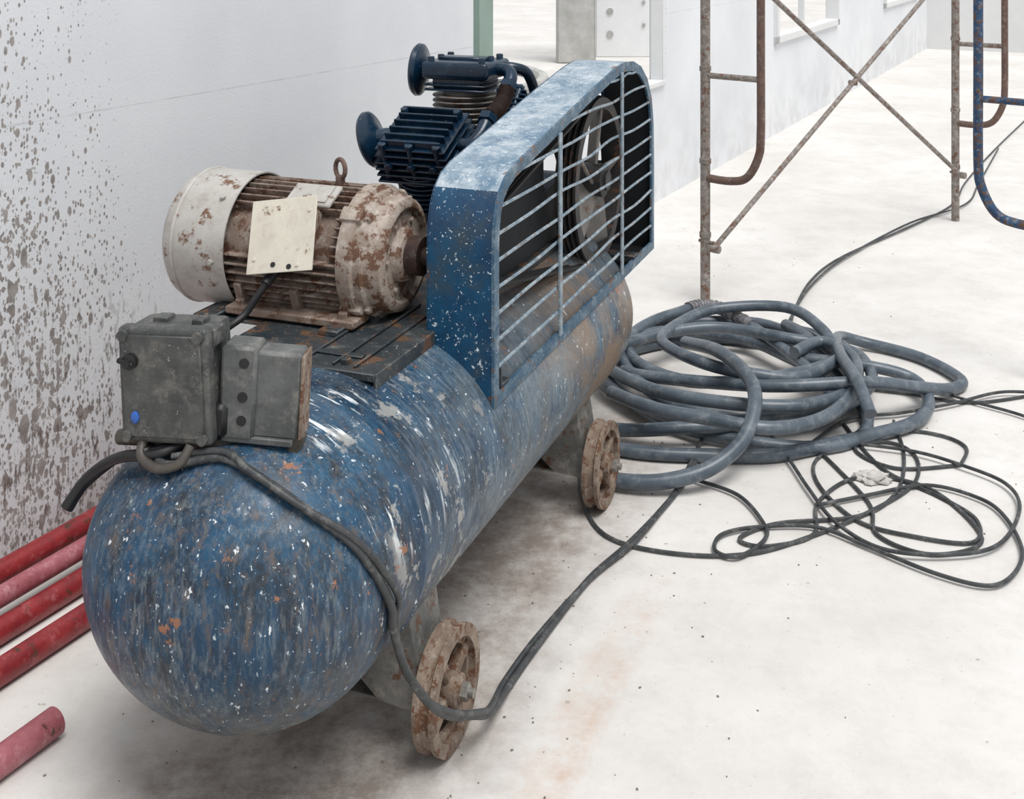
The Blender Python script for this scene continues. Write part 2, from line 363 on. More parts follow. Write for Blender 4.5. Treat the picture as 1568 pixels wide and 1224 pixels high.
# wheels + brackets
WR=.116
def wheel(cx,cy,side):
    rim=Part(); M=axisM((cx-side*.022,cy,WR),(side,0,0)); q=WR/.131
    rim.rev([(r*q,h) for r,h in [(.100,0),(.131,0),(.131,.010),(.123,.015),(.121,.022),(.123,.030),(.131,.034),(.131,.044),(.104,.044),(.106,.024),(.100,0)]],M,56)
    rim.rev([(0,-.004),(.030,-.004),(.030,.050),(.020,.052),(.020,.056),(0,.056)],M,24)
    for k in range(4):
        a=math.pi/2*k+.5
        rim.box((.060*math.cos(a),.060*math.sin(a),.022),(.075,.024,.026),rot=(0,0,a),bev=.005,M=M)
    rim.rev([(.078,.018),(.095,.018),(.095,.03),(.078,.03),(.078,.018)],M,48)
    o=rim.done('wheel',M_rust,C)
    n=Part().rev([(0,.048),(.017,.048),(.017,.068),(.014,.07),(0,.07)],M,6).rev([(0,.066),(.009,.066),(.009,.08),(0,.08)],M,12).done('wheel_nut',M_steel,C)
for cy in (.25,1.30):
    for sd in (1,-1): wheel(sd*.318,cy,sd)
    b=Part().cyl((-.33,cy,WR),(.33,cy,WR),.013,14)
    for sd in (1,-1):
        for yy in (cy-.06,cy+.06):
            pts=[(sd*.10,yy,.185),(sd*.20,yy,.10),(sd*.285,yy,.095),(sd*.283,yy,.15),(sd*.262,yy,.30),(sd*.18,yy,.26)]
            n=len(pts); th=.006
            vs=[(a,b_-th/2,c) for a,b_,c in pts]+[(a,b_+th/2,c) for a,b_,c in pts]
            b.add(vs,[tuple(range(n)),tuple(range(2*n-1,n-1,-1))]+[(i,(i+1)%n,(i+1)%n+n,i+n) for i in range(n)])
        b.box((sd*.273,cy,.22),(.006,.12,.15),rot=(0,sd*-.16,0))
        b.box((sd*.20,cy,.100),(.17,.12,.006))
    b.done('axle_bracket',M_brk,C)

# deck
DZ=.708
d=Part()
DY0,DY1=.255,1.90; DC=(DY0+DY1)/2; DL=DY1-DY0; DXL,DXR=-.235,.155; DXC=(DXL+DXR)/2
d.box((DXC,DC,DZ-.004),(DXR-DXL,DL,.008))
d.box((DXR,DC,DZ-.028),(.008,DL,.056)).box((DXL,DC,DZ-.028),(.008,DL,.056))
d.box((DXR-.03,DC,DZ-.054),(.06,DL,.006))
d.box((DXC,DY0,DZ-.008),(DXR-DXL,.006,.016))
for y in (DY0+.05,1.45):
    for x,h in ((DXR,.12),(DXL,.17)): d.box((x,y,DZ-.04-h/2+.02),(.007,.10,h),bev=.001)
d.box((.225,.600,.590),(.16,.05,.008)).box((.225,.578,.61),(.16,.006,.045))
d.box((.225,1.72,.592),(.16,.05,.008))
d.done('deck',M_deck,C)
s=Part()
for x in (-.02,.05,.10): s.box((x,.48,DZ+.004),(.006,.42,.006))
s.box((.02,.33,DZ+.003),(.14,.02,.004)).hexb((.07,.29,DZ),(0,0,1),.012,.01).hexb((0,.55,DZ),(0,0,1),.012,.01)
for x in (-.37,-.05): s.box((x,.62,DZ+.006),(.05,.40,.014),bev=.003)
s.done('motor_slide_rails',M_deck,C)
Part().box((-.29,.62,DZ-.006),(.28,.34,.008)).done('motor_base_plate',M_deck,C)

# ---------------- motor (axis along x)
MY,MZ=.615,.850; MS=.93; MX0=.062
EM=empty('motor_assembly',(MX0,MY*(1-MS),MZ*(1-MS))); EM.parent=C; EM.scale=(.945,MS,MS)
def MX(h=0): return Matrix.Translation((h,MY,MZ))@Matrix.Rotation(R(90),4,'Y')
m=Part()
m.rev([(0,-.46),(.138,-.46),(.138,-.10),(0,-.10)],MX(),48)
m.done('motor_core',M_fins,EM)
m=Part()
for k in range(44):
    a=2*math.pi*k/44
    deg=math.degrees(a)%360
    T=Matrix.Translation((0,MY,MZ))@Matrix.Rotation(a,4,'X')
    if 44<deg<88:
        m.box((-.115,0,.148),(.06,.005,.026),bev=.001,M=T); continue
    m.box((-.27,0,.150),(.345,.0055,.030),bev=.0015,M=T)
m.done('motor_fins',M_fins,EM)
m=Part()
m.rev([(0,-.13),(.150,-.13),(.168,-.122),(.170,-.085),(.160,-.08),(.160,-.062),(.150,-.056),(.140,-.02),(.128,-.012),(.118,-.012),(.112,-.024),(.07,-.024),(.062,-.004),(.040,.002),(.034,.012),(0,.012)],MX(),56)
for k in range(4):
    a=math.pi/4+k*math.pi/2
    yy,zz=.158*math.cos(a),.158*math.sin(a)
    m.box((-.10,MY+yy,MZ+zz),(.06,.040,.040),rot=(a,0,0),bev=.008,seg=2)
    m.hexb((-.068,MY+yy,MZ+zz),(1,0,0),.011,.012)
for k in range(6):
    a=k*math.pi/3; m.hexb((-.024,MY+.09*math.cos(a),MZ+.09*math.sin(a)),(1,0,0),.007,.006)
m.done('motor_end_bell',M_motor,EM)
m=Part()
m.rev([(0,-.645),(.10,-.645),(.145,-.638),(.166,-.618),(.175,-.59),(.175,-.435),(.171,-.435),(.171,-.59),(.14,-.63),(0,-.635)],MX(),56)
m.rev([(.1755,-.596),(.178,-.593),(.178,-.588),(.1755,-.585)],MX(),56)
m.hexb((-.47,MY-.12,MZ+.132),(0,-.66,.75),.008,.006).hexb((-.47,MY-.174,MZ-.02),(0,-1,0),.008,.006)
m.done('motor_fan_cover',M_cover,EM)
m=Part()
for sy in (-1,1):
    m.box((-.25,MY+sy*.135,DZ+.006),(.36,.075,.02),bev=.004)
    for x in (-.41,-.25,-.11): m.box((x,MY+sy*.118,DZ+.042),(.022,.05,.070),rot=(sy*-.35,0,0),bev=.003)
    for x in (-.40,-.11): m.hexb((x,MY+sy*.15,DZ+.016),(0,0,1),.013,.012)
    m.box((-.26,MY+sy*.10,DZ+.06),(.34,.03,.06),bev=.004)
m.done('motor_feet',M_fins,EM)
TB=Matrix.Translation((-.255,MY,MZ))@Matrix.Rotation(R(64),4,'X')
tb=Part().box((.0,0,.155),(.125,.12,.04),bev=.006,M=TB).done('terminal_box',M_motor,EM)
tb=Part().box((-.012,-.015,.180),(.178,.182,.004),rot=(0,0,.17),bev=.0015,M=TB)
for sx in (-1,1):
    for sy in (-1,1): tb.rev([(0,0),(.005,0),(.004,.003),(0,.003)],TB@Matrix.Translation((-.012+sx*.06,-.015+sy*.067,.182)),10)
tb.done('terminal_box_lid',M_cream,EM)
tb=Part()
for sx in (-1,1): tb.rev([(0,0),(.0065,0),(.0065,.0012),(0,.0012)],TB@Matrix.Translation((.005+sx*.022,-.088,.182)),12)
tb.done('lid_screw_holes',M_black,EM)
TB2=Matrix.Translation((-.235,MY,MZ))@Matrix.Rotation(R(27),4,'X')
Part().box((.0,0,.164),(.13,.08,.012),bev=.004,M=TB2).box((.0,-.0,.172),(.10,.062,.004),M=TB2).done('motor_nameplate',M_cover,EM)
e=Part(); ex=(-.20,MY,MZ+.165)
e.cyl((ex[0],ex[1],ex[2]-.02),(ex[0],ex[1],ex[2]+.02),.012,12)
e.tube([(ex[0]+.024*math.cos(a)*.85,ex[1]-.024*math.cos(a)*.5,ex[2]+.038+.024*math.sin(a)) for a in [2*math.pi*i/16 for i in range(16)]],.006,closed=True,sub=2)
e.done('lifting_eyebolt',M_scafr,EM)
g=Part().cyl((-.285,MY-.165,MZ-.02),(-.295,MY-.20,MZ-.05),.014,12)
g.tube([(-.29,MY-.19,MZ-.04),(-.31,MY-.215,MZ-.08),(-.33,MY-.24,MZ-.12),(-.345,MY-.30,MZ-.14),(-.30,.20,.71),(-.20,.05,.71)],.009)
g.done('motor_lead',M_black,EM)
s=Part().cyl((-.02,MY,MZ),(.25,MY,MZ),.021,16)
s.rev([(0,.165),(.066,.165),(.066,.175),(.056,.185),(.066,.195),(.056,.205),(.066,.215),(.056,.225),(.066,.235),(.066,.245),(.05,.248),(.04,.235),(0,.235)],MX(),40)
s.rev([(0,.06),(.045,.06),(.045,.095),(0,.095)],MX(),24)
s.done('motor_pulley',M_copper,C)

# ---------------- belt guard
GX0,GX1=.14,.30; GB=.556
gl=[(.537,GB),(.537,.88),(.540,.945),(.552,.99),(.575,1.025),(.61,1.050),(.66,1.067),(.956,1.116),(1.25,1.165),(1.50,1.202),(1.60,1.210),(1.70,1.203),(1.79,1.178),(1.87,1.130),(1.925,1.06),(1.950,.97),(1.954,.88),(1.954,GB)]
def inset(poly,d):
    n=len(poly); out=[]
    ar=sum(poly[i][0]*poly[(i+1)%n][1]-poly[(i+1)%n][0]*poly[i][1] for i in range(n))
    sg=1 if ar>0 else -1
    for i in range(n):
        p0=Vector(poly[i-1]);p1=Vector(poly[i]);p2=Vector(poly[(i+1)%n])
        a=(p1-p0).normalized();b=(p2-p1).normalized()
        na=Vector((-a.y,a.x))*sg; nb=Vector((-b.y,b.x))*sg
        m_=(na+nb); m_.normalize(); out.append(tuple(p1+m_*(d/max(.3,m_.dot(na)))))
    return out
def ring(part,po,pi,x0,x1):
    n=len(po); vs=[(x0,*p) for p in po]+[(x1,*p) for p in po]+[(x1,*p) for p in pi]+[(x0,*p) for p in pi]
    fs=[]
    for i in range(n):
        j=(i+1)%n
        for q in range(4):
            a=q*n;b=((q+1)%4)*n; fs.append((a+i,a+j,b+j,b+i))
    part.add(vs,fs)
i4=inset(gl,.004); i25=inset(gl,.028)
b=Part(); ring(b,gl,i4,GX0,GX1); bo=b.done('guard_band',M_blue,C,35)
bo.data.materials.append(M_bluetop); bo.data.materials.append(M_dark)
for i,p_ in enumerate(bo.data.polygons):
    if i%4==2: p_.material_index=2  # inner band faces near black: shade inside the guard put into the colour
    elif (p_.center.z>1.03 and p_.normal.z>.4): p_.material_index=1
f=Part(); ring(f,inset(gl,-.001),i25,GX1-.004,GX1+.003)
f.done('guard_face_frame',worn('guard_frame_dusty',(.02,.07,.13),(.06,.12,.17),rust=(.16,.10,.07),rust_amt=.30,dust=(.24,.30,.34),dust_amt=.45,speck=(.55,.6,.63),speck_amt=.6,scale=2.4),C,35)
f=Part(); ring(f,gl,inset(gl,.02),GX0-.002,GX0+.002); f.done('guard_back_lip',M_blue,C)
M_bar=worn('guard_bar_paint',(.12,.18,.23),(.26,.32,.36),rust=(.20,.13,.10),rust_amt=.3,dust=(.5,.53,.54),dust_amt=.4,scale=5)
b=Part()
def yr(z):
    xs=[]
    n=len(i25)
    for i in range(n):
        (y0,z0),(y1,z1)=i25[i],i25[(i+1)%n]
        if (z0-z)*(z1-z)<0: xs.append(y0+(y1-y0)*(z-z0)/(z1-z0))
    return min(xs),max(xs)
z=.637
while z<1.17:
    a_,b_=yr(z); pts=[(GX1-.001+random.uniform(-.004,.004)*(0<k<6),a_-.012+(b_-a_+.024)*k/6,z+random.uniform(-.006,.006)*(0<k<6)) for k in range(7)]
    b.tube(pts,.0043,seg=6,sub=3); z+=.059
for y in (.98,1.557):
    zt=1.09+(y-.956)*.165 if y<1.5 else 1.185
    b.box((GX1+.006,y,(GB+.02+zt)/2),(.006,.020,zt-GB-.02),bev=.001)
b.done('guard_grille',M_bar,C)
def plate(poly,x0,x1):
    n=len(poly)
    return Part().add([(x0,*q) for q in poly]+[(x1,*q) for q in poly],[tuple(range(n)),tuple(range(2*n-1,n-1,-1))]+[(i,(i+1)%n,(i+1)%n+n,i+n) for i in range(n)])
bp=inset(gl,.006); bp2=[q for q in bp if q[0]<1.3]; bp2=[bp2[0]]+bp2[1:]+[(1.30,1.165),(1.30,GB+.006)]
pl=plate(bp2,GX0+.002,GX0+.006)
q2=plate([(1.30,GB+.006),(1.30,.86),(1.62,.90),(1.94,.84),(1.94,GB+.006)],GX0+.002,GX0+.006); pl.add(q2.v,q2.f)  # second dark sheet, added so the guard's inside reads as shaded
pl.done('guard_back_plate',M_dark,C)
# flywheel
FY,FZ=1.56,.855
FM=Matrix.Translation((0,FY,FZ))@Matrix.Rotation(R(90),4,'Y')
w=Part().rev([(.215,.175),(.25,.175),(.25,.182),(.236,.19),(.25,.198),(.236,.206),(.25,.214),(.236,.222),(.25,.23),(.25,.238),(.215,.238),(.215,.175)],FM,64)
w.rev([(0,.12),(.05,.12),(.05,.25),(.03,.256),(.03,.262),(0,.262)],FM,32)
w.done('flywheel_rim',worn('flywheel_iron',(.018,.018,.02),(.04,.036,.034),rust=(.10,.06,.045),rust_amt=.3,scale=2),C)
w=Part()
for k in range(5):
    a=2*math.pi*k/5+.3
    T=FM@Matrix.Rotation(a,4,'Z')@Matrix.Translation((.135,0,.205))@Matrix.Rotation(R(35),4,'X')
    w.box((0,0,0),(.19,.085,.012),bev=.004,M=T)
w.done('flywheel_fan_blades',worn('fan_blade_grey',(.14,.13,.12),(.24,.22,.20),rust=(.16,.09,.06),rust_amt=.3,scale=2),C)
def belt(x):
    r1,r2=.064,.248; D=Vector((FY-MY,FZ-MZ)).length
    base=math.atan2(FZ-MZ,FY-MY); al=math.acos((r1-r2)/D)
    pts=[]
    for i in range(13):
        a=base+al+(2*math.pi-2*al)*i/12; pts.append((x,MY+r1*math.cos(a),MZ+r1*math.sin(a)))
    for i in range(25):
        a=base-al+(2*al)*i/24; pts.append((x,FY+r2*math.cos(a),FZ+r2*math.sin(a)))
    return pts
bl=Part()
for x in (.188,.206,.224): bl.tube(belt(x),.0075,seg=6,closed=True,smooth=False)
bl.done('v_belts',M_belt,C)

# ---------------- pump
PY,PZ,PX=1.54,.82,-.20
pc=Part().box((PX+.03,PY-.06,.795),(.27,.38,.16),bev=.04,seg=3)
pc.box((PX+.03,PY-.03,.722),(.30,.40,.03),bev=.006)
pc.rev([(0,-.36),(.075,-.36),(.09,-.35),(.10,-.32),(.10,.0),(.07,.01),(.055,.03),(.055,.12),(0,.12)],Matrix.Translation((0,PY,PZ))@Matrix.Rotation(R(90),4,'Y'),40)
for k in range(6):
    a=k*math.pi/3; pc.hexb((-.36,PY+.065*math.cos(a),PZ+.065*math.sin(a)),(-1,0,0),.008,.008)
pc.cyl((PX,PY-.10,.90),(PX-.08,PY-.16,.98),.016,12)
pc.done('pump_crankcase',M_pump,C)
TT={'near':Matrix.Translation((PX,1.385,.700))@Matrix.Rotation(R(26),4,'X'),
    'top':Matrix.Translation((PX,PY,PZ+.014)),
    'rear':Matrix.Translation((PX,PY+.045,PZ-.055))@Matrix.Rotation(R(-48),4,'X')}
for nm,T in TT.items():
    br=Part().rev([(0,.08),(.085,.08),(.085,.135),(.070,.14),(.070,.30),(0,.30)],T,32)
    for i in range(8):
        h=.145+i*.0165; br.rev([(.07,h),(.103,h),(.105,h+.0025),(.103,h+.005),(.07,h+.005)],T,32)
    br.done('cylinder_'+nm,M_barrel if nm=='top' else M_pump,C)
    hd=Part()
    if nm=='top':
        for i in range(2): hd.box((0,0,.285+i*.015),(.20,.19,.007),bev=.003,M=T)
        hd.box((0,0,.310),(.165,.16,.05),bev=.015,seg=2,M=T)
        hd.box((0,0,.345),(.225,.20,.056),bev=.02,seg=3,M=T)
        hd.box((0,0,.376),(.16,.06,.014),bev=.005,M=T)
        ht=.370
        for sx in (-1,1):
            for sy in (-1,0,1):
                hd.hexb(T@Vector((sx*.085,sy*.075,ht)),(0,0,1),.012,.014)
    else:
        hd.box((0,0,.315),(.165,.16,.12),bev=.015,seg=2,M=T)
        for i in range(6):
            w_=.236-.008*max(0,i-3)
            hd.box((0,0,.258+i*.0215),(w_,w_*.92,.0075),bev=.003,M=T)
        for yy in (-.085,-.051,-.017,.017,.051,.085): hd.box((0,yy,.378),(.19,.0075,.026),bev=.002,M=T)
        up=T.to_3x3()@Vector((0,0,1)); nd=T.to_3x3()@Vector((0,-1,0))
        for sx in (-1,0,1):
            hd.cyl(T@Vector((sx*.085,-.095,.27)),T@Vector((sx*.085,-.095,.375)),.010,12)
            hd.hexb(T@Vector((sx*.085,-.095,.372)),up,.014,.012)
            hd.hexb(T@Vector((sx*.07,-.103,.315)),nd,.013,.012)
            if sx: hd.hexb(T@Vector((sx*.085,.07,.375)),up,.013,.016)
    hd.done('cylinder_head_'+nm,M_pump,C)
    if nm!='rear':
        fl=Part()
        if nm=='top': q=Vector((PX-.10,PY,1.175)); e_=Vector((PX-.125,PY-.02,1.170)); dirn=Vector((-1,-.12,.04)).normalized(); FR=1.0
        else: q=Vector((PX-.09,1.24,1.00)); e_=Vector((PX-.135,1.215,1.005)); dirn=Vector((-1,-.12,-.30)).normalized(); FR=1.0
        fl.tube([q,q.lerp(e_,.5)+Vector((0,0,.004)),e_+dirn*.01],.026,seg=14); A=axisM(e_,dirn)
        fl.rev([(a_*FR,b_) for a_,b_ in [(0,0),(.03,0),(.05,.008),(.074,.012),(.082,.018),(.084,.030),(.078,.038),(.07,.038),(.066,.030),(.03,.030),(.024,.036),(0,.036)]],A,40)
        fl.rev([(0,.034),(.006,.034),(.006,.046),(0,.046)],A,8)
        fl.done('air_filter_'+nm,M_pump,C)
def hp(nm,h,x=0,y=0): return TT[nm]@Vector((x,y,h))
n0=hp('near',.33,.09,0); t0=hp('top',.345,.09,0); r0=hp('rear',.33,.09,0)
pp=Part()
pp.tube([n0,n0+Vector((.05,0,0)),n0+Vector((.075,.03,.03)),n0+Vector((.08,.07,.07))],.021,seg=14)
pp.tube([t0,t0+Vector((.045,0,0)),t0+Vector((.07,-.02,-.015)),t0+Vector((.075,-.06,-.05))],.021,seg=14)
pp.tube([t0+Vector((0,.06,0)),t0+Vector((.04,.07,0)),t0+Vector((.075,.11,-.02)),t0+Vector((.08,.17,-.09)),r0+Vector((.05,-.02,.03)),r0],.017,seg=14)
for q in (n0+Vector((.08,.065,.065)),t0+Vector((.075,-.055,-.045))): pp.rev([(0,-.012),(.029,-.012),(.029,.012),(0,.012)],axisM(q,(0,.7,.6)),6)
pp.done('intercooler_elbows',M_pump,C)
cp=Part(); A_=n0+Vector((.08,.07,.07)); B_=t0+Vector((.075,-.06,-.05))
mid=[A_,A_.lerp(B_,.33)+Vector((.005,.0,-.01)),A_.lerp(B_,.66)+Vector((.005,.0,-.01)),B_]
cp.tube(mid,.013,seg=12)
Lp=crom(mid,9)
for i in range(2,len(Lp)-2):
    cp.rev([(.012,-.0012),(.026,-.001),(.026,.001),(.012,.0012)],axisM(Lp[i],Lp[i+1]-Lp[i-1]),16)
cp.done('finned_intercooler_tube',M_copper,C)
Part().tube([hp('rear',.33,.09,-.05),(.02,1.76,.92),(.06,1.74,.78),(.07,1.70,.71),ts(1.60,12,-.01)],.014,seg=12).done('discharge_pipe',M_black,C)

# ---------------- switch boxes
BX=Matrix.Translation((-.058,-.105,.800))@Matrix.Rotation(R(7),4,'Z')@Matrix.Rotation(R(-3),4,'Y')
s=Part().box((0,.02,0),(.165,.085,.195),bev=.012,seg=2,M=BX).box((0,-.028,0),(.176,.03,.205),bev=.010,seg=3,M=BX)
s.box((0,-.045,0),(.155,.006,.180),bev=.003,M=BX)
for sx in (-1,1):
    for sz in (-1,1): s.rev([(0,0),(.010,0),(.010,.008),(0,.008)],BX@Matrix.Translation((sx*.074,-.044,sz*.089))@Matrix.Rotation(R(90),4,'X'),12)
s.box((-.03,.02,.100),(.03,.03,.012),M=BX).box((.05,.01,.100),(.022,.03,.014),M=BX).box((.083,.0,.080),(.02,.04,.03),M=BX)
s.done('switch_box',M_box,C)
k_=Part().rev([(0,0),(.014,0),(.014,.012),(.008,.014),(.008,.022),(0,.022)],BX@Matrix.Translation((-.058,-.046,.045))@Matrix.Rotation(R(90),4,'X'),16).box((-.062,-.062,.046),(.032,.008,.009),rot=(0,.3,0),M=BX)
k_.done('switch_knob',M_black,C)
Part().rev([(0,0),(.008,0),(.008,.004),(.006,.006),(0,.006)],BX@Matrix.Translation((-.055,-.047,-.055))@Matrix.Rotation(R(90),4,'X')@Matrix.Scale(1.35,4,(0,1,0)),20).done('push_button',M_bluebtn,C)
B2=Matrix.Translation((.092,-.050,.782))@Matrix.Rotation(R(16),4,'Z')@Matrix.Rotation(R(3),4,'Y')
s=Part().box((.004,.0,-.002),(.140,.055,.155),bev=.006,M=B2).box((-.038,-.005,.0),(.066,.062,.168),bev=.006,M=B2)
s.box((-.0,-.02,-.082),(.13,.03,.012),M=B2)
s.done('pressure_switch',worn('switch_grey',(.065,.068,.068),(.115,.12,.12),dust=(.20,.20,.18),dust_amt=.4,rust=(.13,.10,.08),rust_amt=.06,scale=2.4,rough=.55),C)
s=Part()
for zz,xx in ((.055,-.028),(-.005,-.028),(-.047,-.028)): s.rev([(0,0),(.009,0),(.009,.002),(0,.002)],B2@Matrix.Translation((xx,-.0355,zz))@Matrix.Rotation(R(90),4,'X'),18)
s.box((-.068,-.015,-.05),(.03,.06,.06),bev=.008,M=B2)
s.done('switch_holes',M_black,C)
Part().box((.076,.0,-.002),(.006,.055,.150),bev=.002,M=B2).done('switch_open_edge',M_rust,C)
M_fit=worn('dark_pipe_fittings',(.05,.045,.04),(.10,.085,.07),rust=(.16,.09,.06),rust_amt=.25,scale=3)
s=Part().tube([(-.17,-.12,.682),(-.10,-.12,.690),(0,-.10,.690),(.09,-.05,.694)],.014,seg=12)
s.cyl((-.03,-.06,.62),(-.03,-.06,.72),.014,12).cyl((.09,-.02,.62),(.09,-.02,.715),.014,12)
s.tube([(-.10,-.14,.70),(-.09,-.16,.675),(-.05,-.17,.665),(-.01,-.16,.675),(.0,-.14,.70)],.009)
s.box((-.05,-.05,.695),(.20,.05,.006),bev=.001)
s.done('box_mount_fittings',M_fit,C)
s=Part().tube([(-.02,-.10,.695),(-.06,-.15,.680),(-.13,-.15,.665),(-.19,-.13,.635),(-.24,-.13,.595),(-.268,-.15,.548)],.010,seg=12)
s.tube([(-.02,-.08,.695),(-.07,-.14,.682),(-.14,-.14,.66),(-.195,-.11,.628),(-.25,-.12,.58),(-.278,-.13,.535)],.008,seg=10)
s.box((-.09,-.145,.672),(.02,.03,.034),bev=.004)
s.done('control_cables',M_black,C)
def wl(p):
    p=Vector(p); return CM@p
mc=[(-.004,2.494),(.068,2.654),(.187,2.894),(.30,3.06),(.406,3.236),(.507,3.43),(.572,3.6)]
pts=[wl(p) for p in [(-.10,-.12,.685),(-.04,-.16,.668),ts(-.13,6,.010),ts(-.13,22,.008),ts(-.12,44,.008),ts(-.08,66,.008),ts(-.03,90,.008),ts(-.01,102,.010),(.338,.03,.28),(.362,.08,.195),(.372,.15,.133),(.378,.24,.080),(.385,.31,.045)]]+[Vector((x,y,.010)) for x,y in mc]
c_=Part().tube(pts,.0078,seg=10)
pts2=[p+Vector((.012*math.sin(i*1.3),.010*math.cos(i*.9),.012 if i<13 else .003)) for i,p in enumerate(pts)]
pts2=pts2[1:-1]+[Vector((.62,3.75,.02))]
c_.tube(pts2,.0062,seg=10)
co_=c_.done('supply_cable',M_cable,C); co_.matrix_parent_inverse=CM.inverted()

# ============================================================ HOSE COIL
def lp(cx,cy,rx,ry,rot,n,zf,ph,jit=.03):
    out=[]
    for i in range(n):
        a=ph+2*math.pi*i/n
        x=rx*math.cos(a);y=ry*math.sin(a); c=math.cos(rot);s_=math.sin(rot)
        out.append((cx+x*c-y*s_+random.uniform(-jit,jit),cy+x*s_+y*c+random.uniform(-jit,jit),zf(a)))
    return out
hr=.0205
h=Part()
hA=[(0.4,4.29),(0.51,4.22),(0.86,4.13),(1.19,4.16),(1.41,4.13),(1.56,4.13),(1.64,4.22),(1.57,4.44),(1.4,4.6),(1.27,4.65),(1.17,4.44),(1.14,4.17),(1.14,3.89)]
zA=[.07,.09,.13,.14,.08,.03,.022,.022,.03,.08,.15,.17,.12]
h.tube([(x*.97,y*(1-z/1.6*.9),z) for (x,y),z in zip(hA,zA)],hr,seg=14)
hB=[(0.68,4.61),(0.79,4.52),(0.85,4.3),(0.84,4.06),(0.74,3.74),(0.6,3.53),(0.45,3.44),(0.32,3.44),(0.25,3.49)]
zB=[.15,.21,.22,.19,.12,.07,.04,.03,.03]
h.tube([(x*(1-z/1.6),y*(1-z/1.6),z) for (x,y),z in zip(hB,zB)],hr*1.08,seg=14)
hC=[(.20,3.66),(.40,3.58),(.60,3.56),(.78,3.56),(0.92,3.61),(1.1,3.69),(1.29,3.78),(1.39,3.92),(1.39,4.07),(1.25,4.11),(1.0,4.2)]
h.tube([(x,y,z) for (x,y),z in zip(hC,[.022,.022,.022,.022,.022,.022,.03,.04,.06,.09,.09])],hr,seg=14)
hE=[(.345,4.11),(.477,3.97),(.64,3.89),(.84,3.81),(1.03,3.89),(1.19,4.11),(1.29,4.43),(1.22,4.62),(1.08,4.50)]
h.tube([(x*(1-z/1.6),y*(1-z/1.6),z) for (x,y),z in zip(hE,[.12,.14,.14,.13,.11,.12,.13,.13,.13])],hr,seg=14)
hG=[(.22,3.78),(.36,3.70),(.55,3.66),(.78,3.70),(1.0,3.84),(1.19,4.06),(1.24,4.36),(1.12,4.6),(.9,4.7)]
h.tube([(x,y,z) for (x,y),z in zip(hG,[.022,.04,.065,.065,.065,.065,.065,.05,.03])],hr,seg=14)
loops=[(.80,4.12,.46,.50,.1,.022),(.74,4.16,.40,.42,.5,.03),(.84,4.20,.42,.50,1.0,.065),(.70,4.12,.38,.42,.2,.07),(.78,4.28,.36,.38,1.4,.10),(.76,4.05,.42,.36,.8,.115),(.86,4.22,.30,.36,.3,.145)]
allp=[]
for i,(cx,cy,rx,ry,rot,z) in enumerate(loops):
    L=lp(cx,cy,rx,ry,0,9,lambda a,z=z:z+.014*math.sin(2*a+i),rot,.035)
    allp+=[(a,b,max(c,.0215)) for a,b,c in L]
h.tube(allp,hr,seg=14,sub=7)
h.done('air_hose_coil',M_hose)
S=crom(allp,14)
best=max(range(len(S)//2,len(S)-12),key=lambda i:S[i].y-abs(S[i].x-.95)*.8)
hw=Part()
hw.tube([S[i] for i in range(best-6,best+8)],hr+.003,seg=14,sub=2)
for i in range(best-6,best+8,1): hw.rev([(hr,-.003),(hr+.006,-.003),(hr+.006,.003),(hr,.003)],axisM(S[i],S[i+1]-S[i-1]),14)
hw.done('hose_tape_joint',M_tape,bpy.data.objects['air_hose_coil'])
# ============================================================ THIN CABLES
cab=[
[(.215,3.84),(.20,3.43),(.215,3.2),(.284,3.08),(.447,3.02),(.615,3.025),(.789,3.11),(.982,3.24),(1.166,3.41),(1.232,3.6),(1.161,3.69),(.952,3.6),(.888,3.43),(.935,3.2),(1.066,3.11),(1.208,3.08),(1.264,3.2),(1.213,3.33),(1.104,3.51),(1.08,3.84)],
[(.526,3.43),(.64,3.33),(.679,3.165),(.66,3.08),(.577,3.0),(.524,3.03),(.555,3.11),(.657,3.15),(.815,3.15),(.924,3.05),(1.049,2.924),(1.156,2.866),(1.238,2.91),(1.315,3.03),(1.344,3.2),(1.317,3.31),(1.197,3.39),(1.01,3.33),(.847,3.27)],
[(.791,4.0),(.832,3.6),(.848,3.35),(.872,3.165),(.953,3.03),(1.11,3.0),(1.263,3.05),(1.399,3.24),(1.423,3.39),(1.339,3.51),(1.232,3.6),(1.086,3.65)],
[(1.229,4.126),(1.392,4.07),(1.569,4.0),(1.852,4.085)],
[(1.779,3.74),(1.678,3.89),(1.551,4.01),(1.454,4.11),(1.266,4.17)],
[(.924,3.65),(1.101,3.84),(1.289,3.89),(1.492,3.97),(1.708,4.07),(1.915,4.03)],
[(1.347,3.53),(1.41,3.65),(1.363,3.74),(1.247,3.765),(1.065,3.65),(1.143,3.51),(1.347,3.53)],
[(1.07,4.65),(1.169,4.906),(1.364,5.38),(1.629,5.795),(2.205,6.44),(2.606,6.94),(2.931,7.58),(3.67,8.86),(5.02,11.1)],
[(1.10,4.65),(1.19,4.95),(1.38,5.36),(1.66,5.80),(2.19,6.46),(2.66,6.90),(2.98,7.50),(3.60,8.70)],
[(.95,3.62),(1.0,3.30),(.97,3.12),(1.08,3.02),(1.24,3.10),(1.20,3.38),(1.02,3.45),(.86,3.30),(.80,3.12),(.66,3.06),(.60,3.10),(.72,3.18),(.95,3.22),(1.10,3.36),(1.2,3.6),(1.25,3.85)],
]
t=Part()
for i,c in enumerate(cab): t.tube([(x,y,.007+.005*((i*7+j*3)%3)) for j,(x,y) in enumerate(c)],.0054,seg=8,sub=8)
t.done('electric_cable_tangle',M_cable)
bm=bmesh.new(); bmesh.ops.create_icosphere(bm,subdivisions=3,radius=.05)
for v in bm.verts:
    n=random.uniform(.75,1.15); v.co.x*=n*1.1; v.co.y*=n*.9; v.co.z=abs(v.co.z*n*.4) if v.co.z>0 else v.co.z*.05
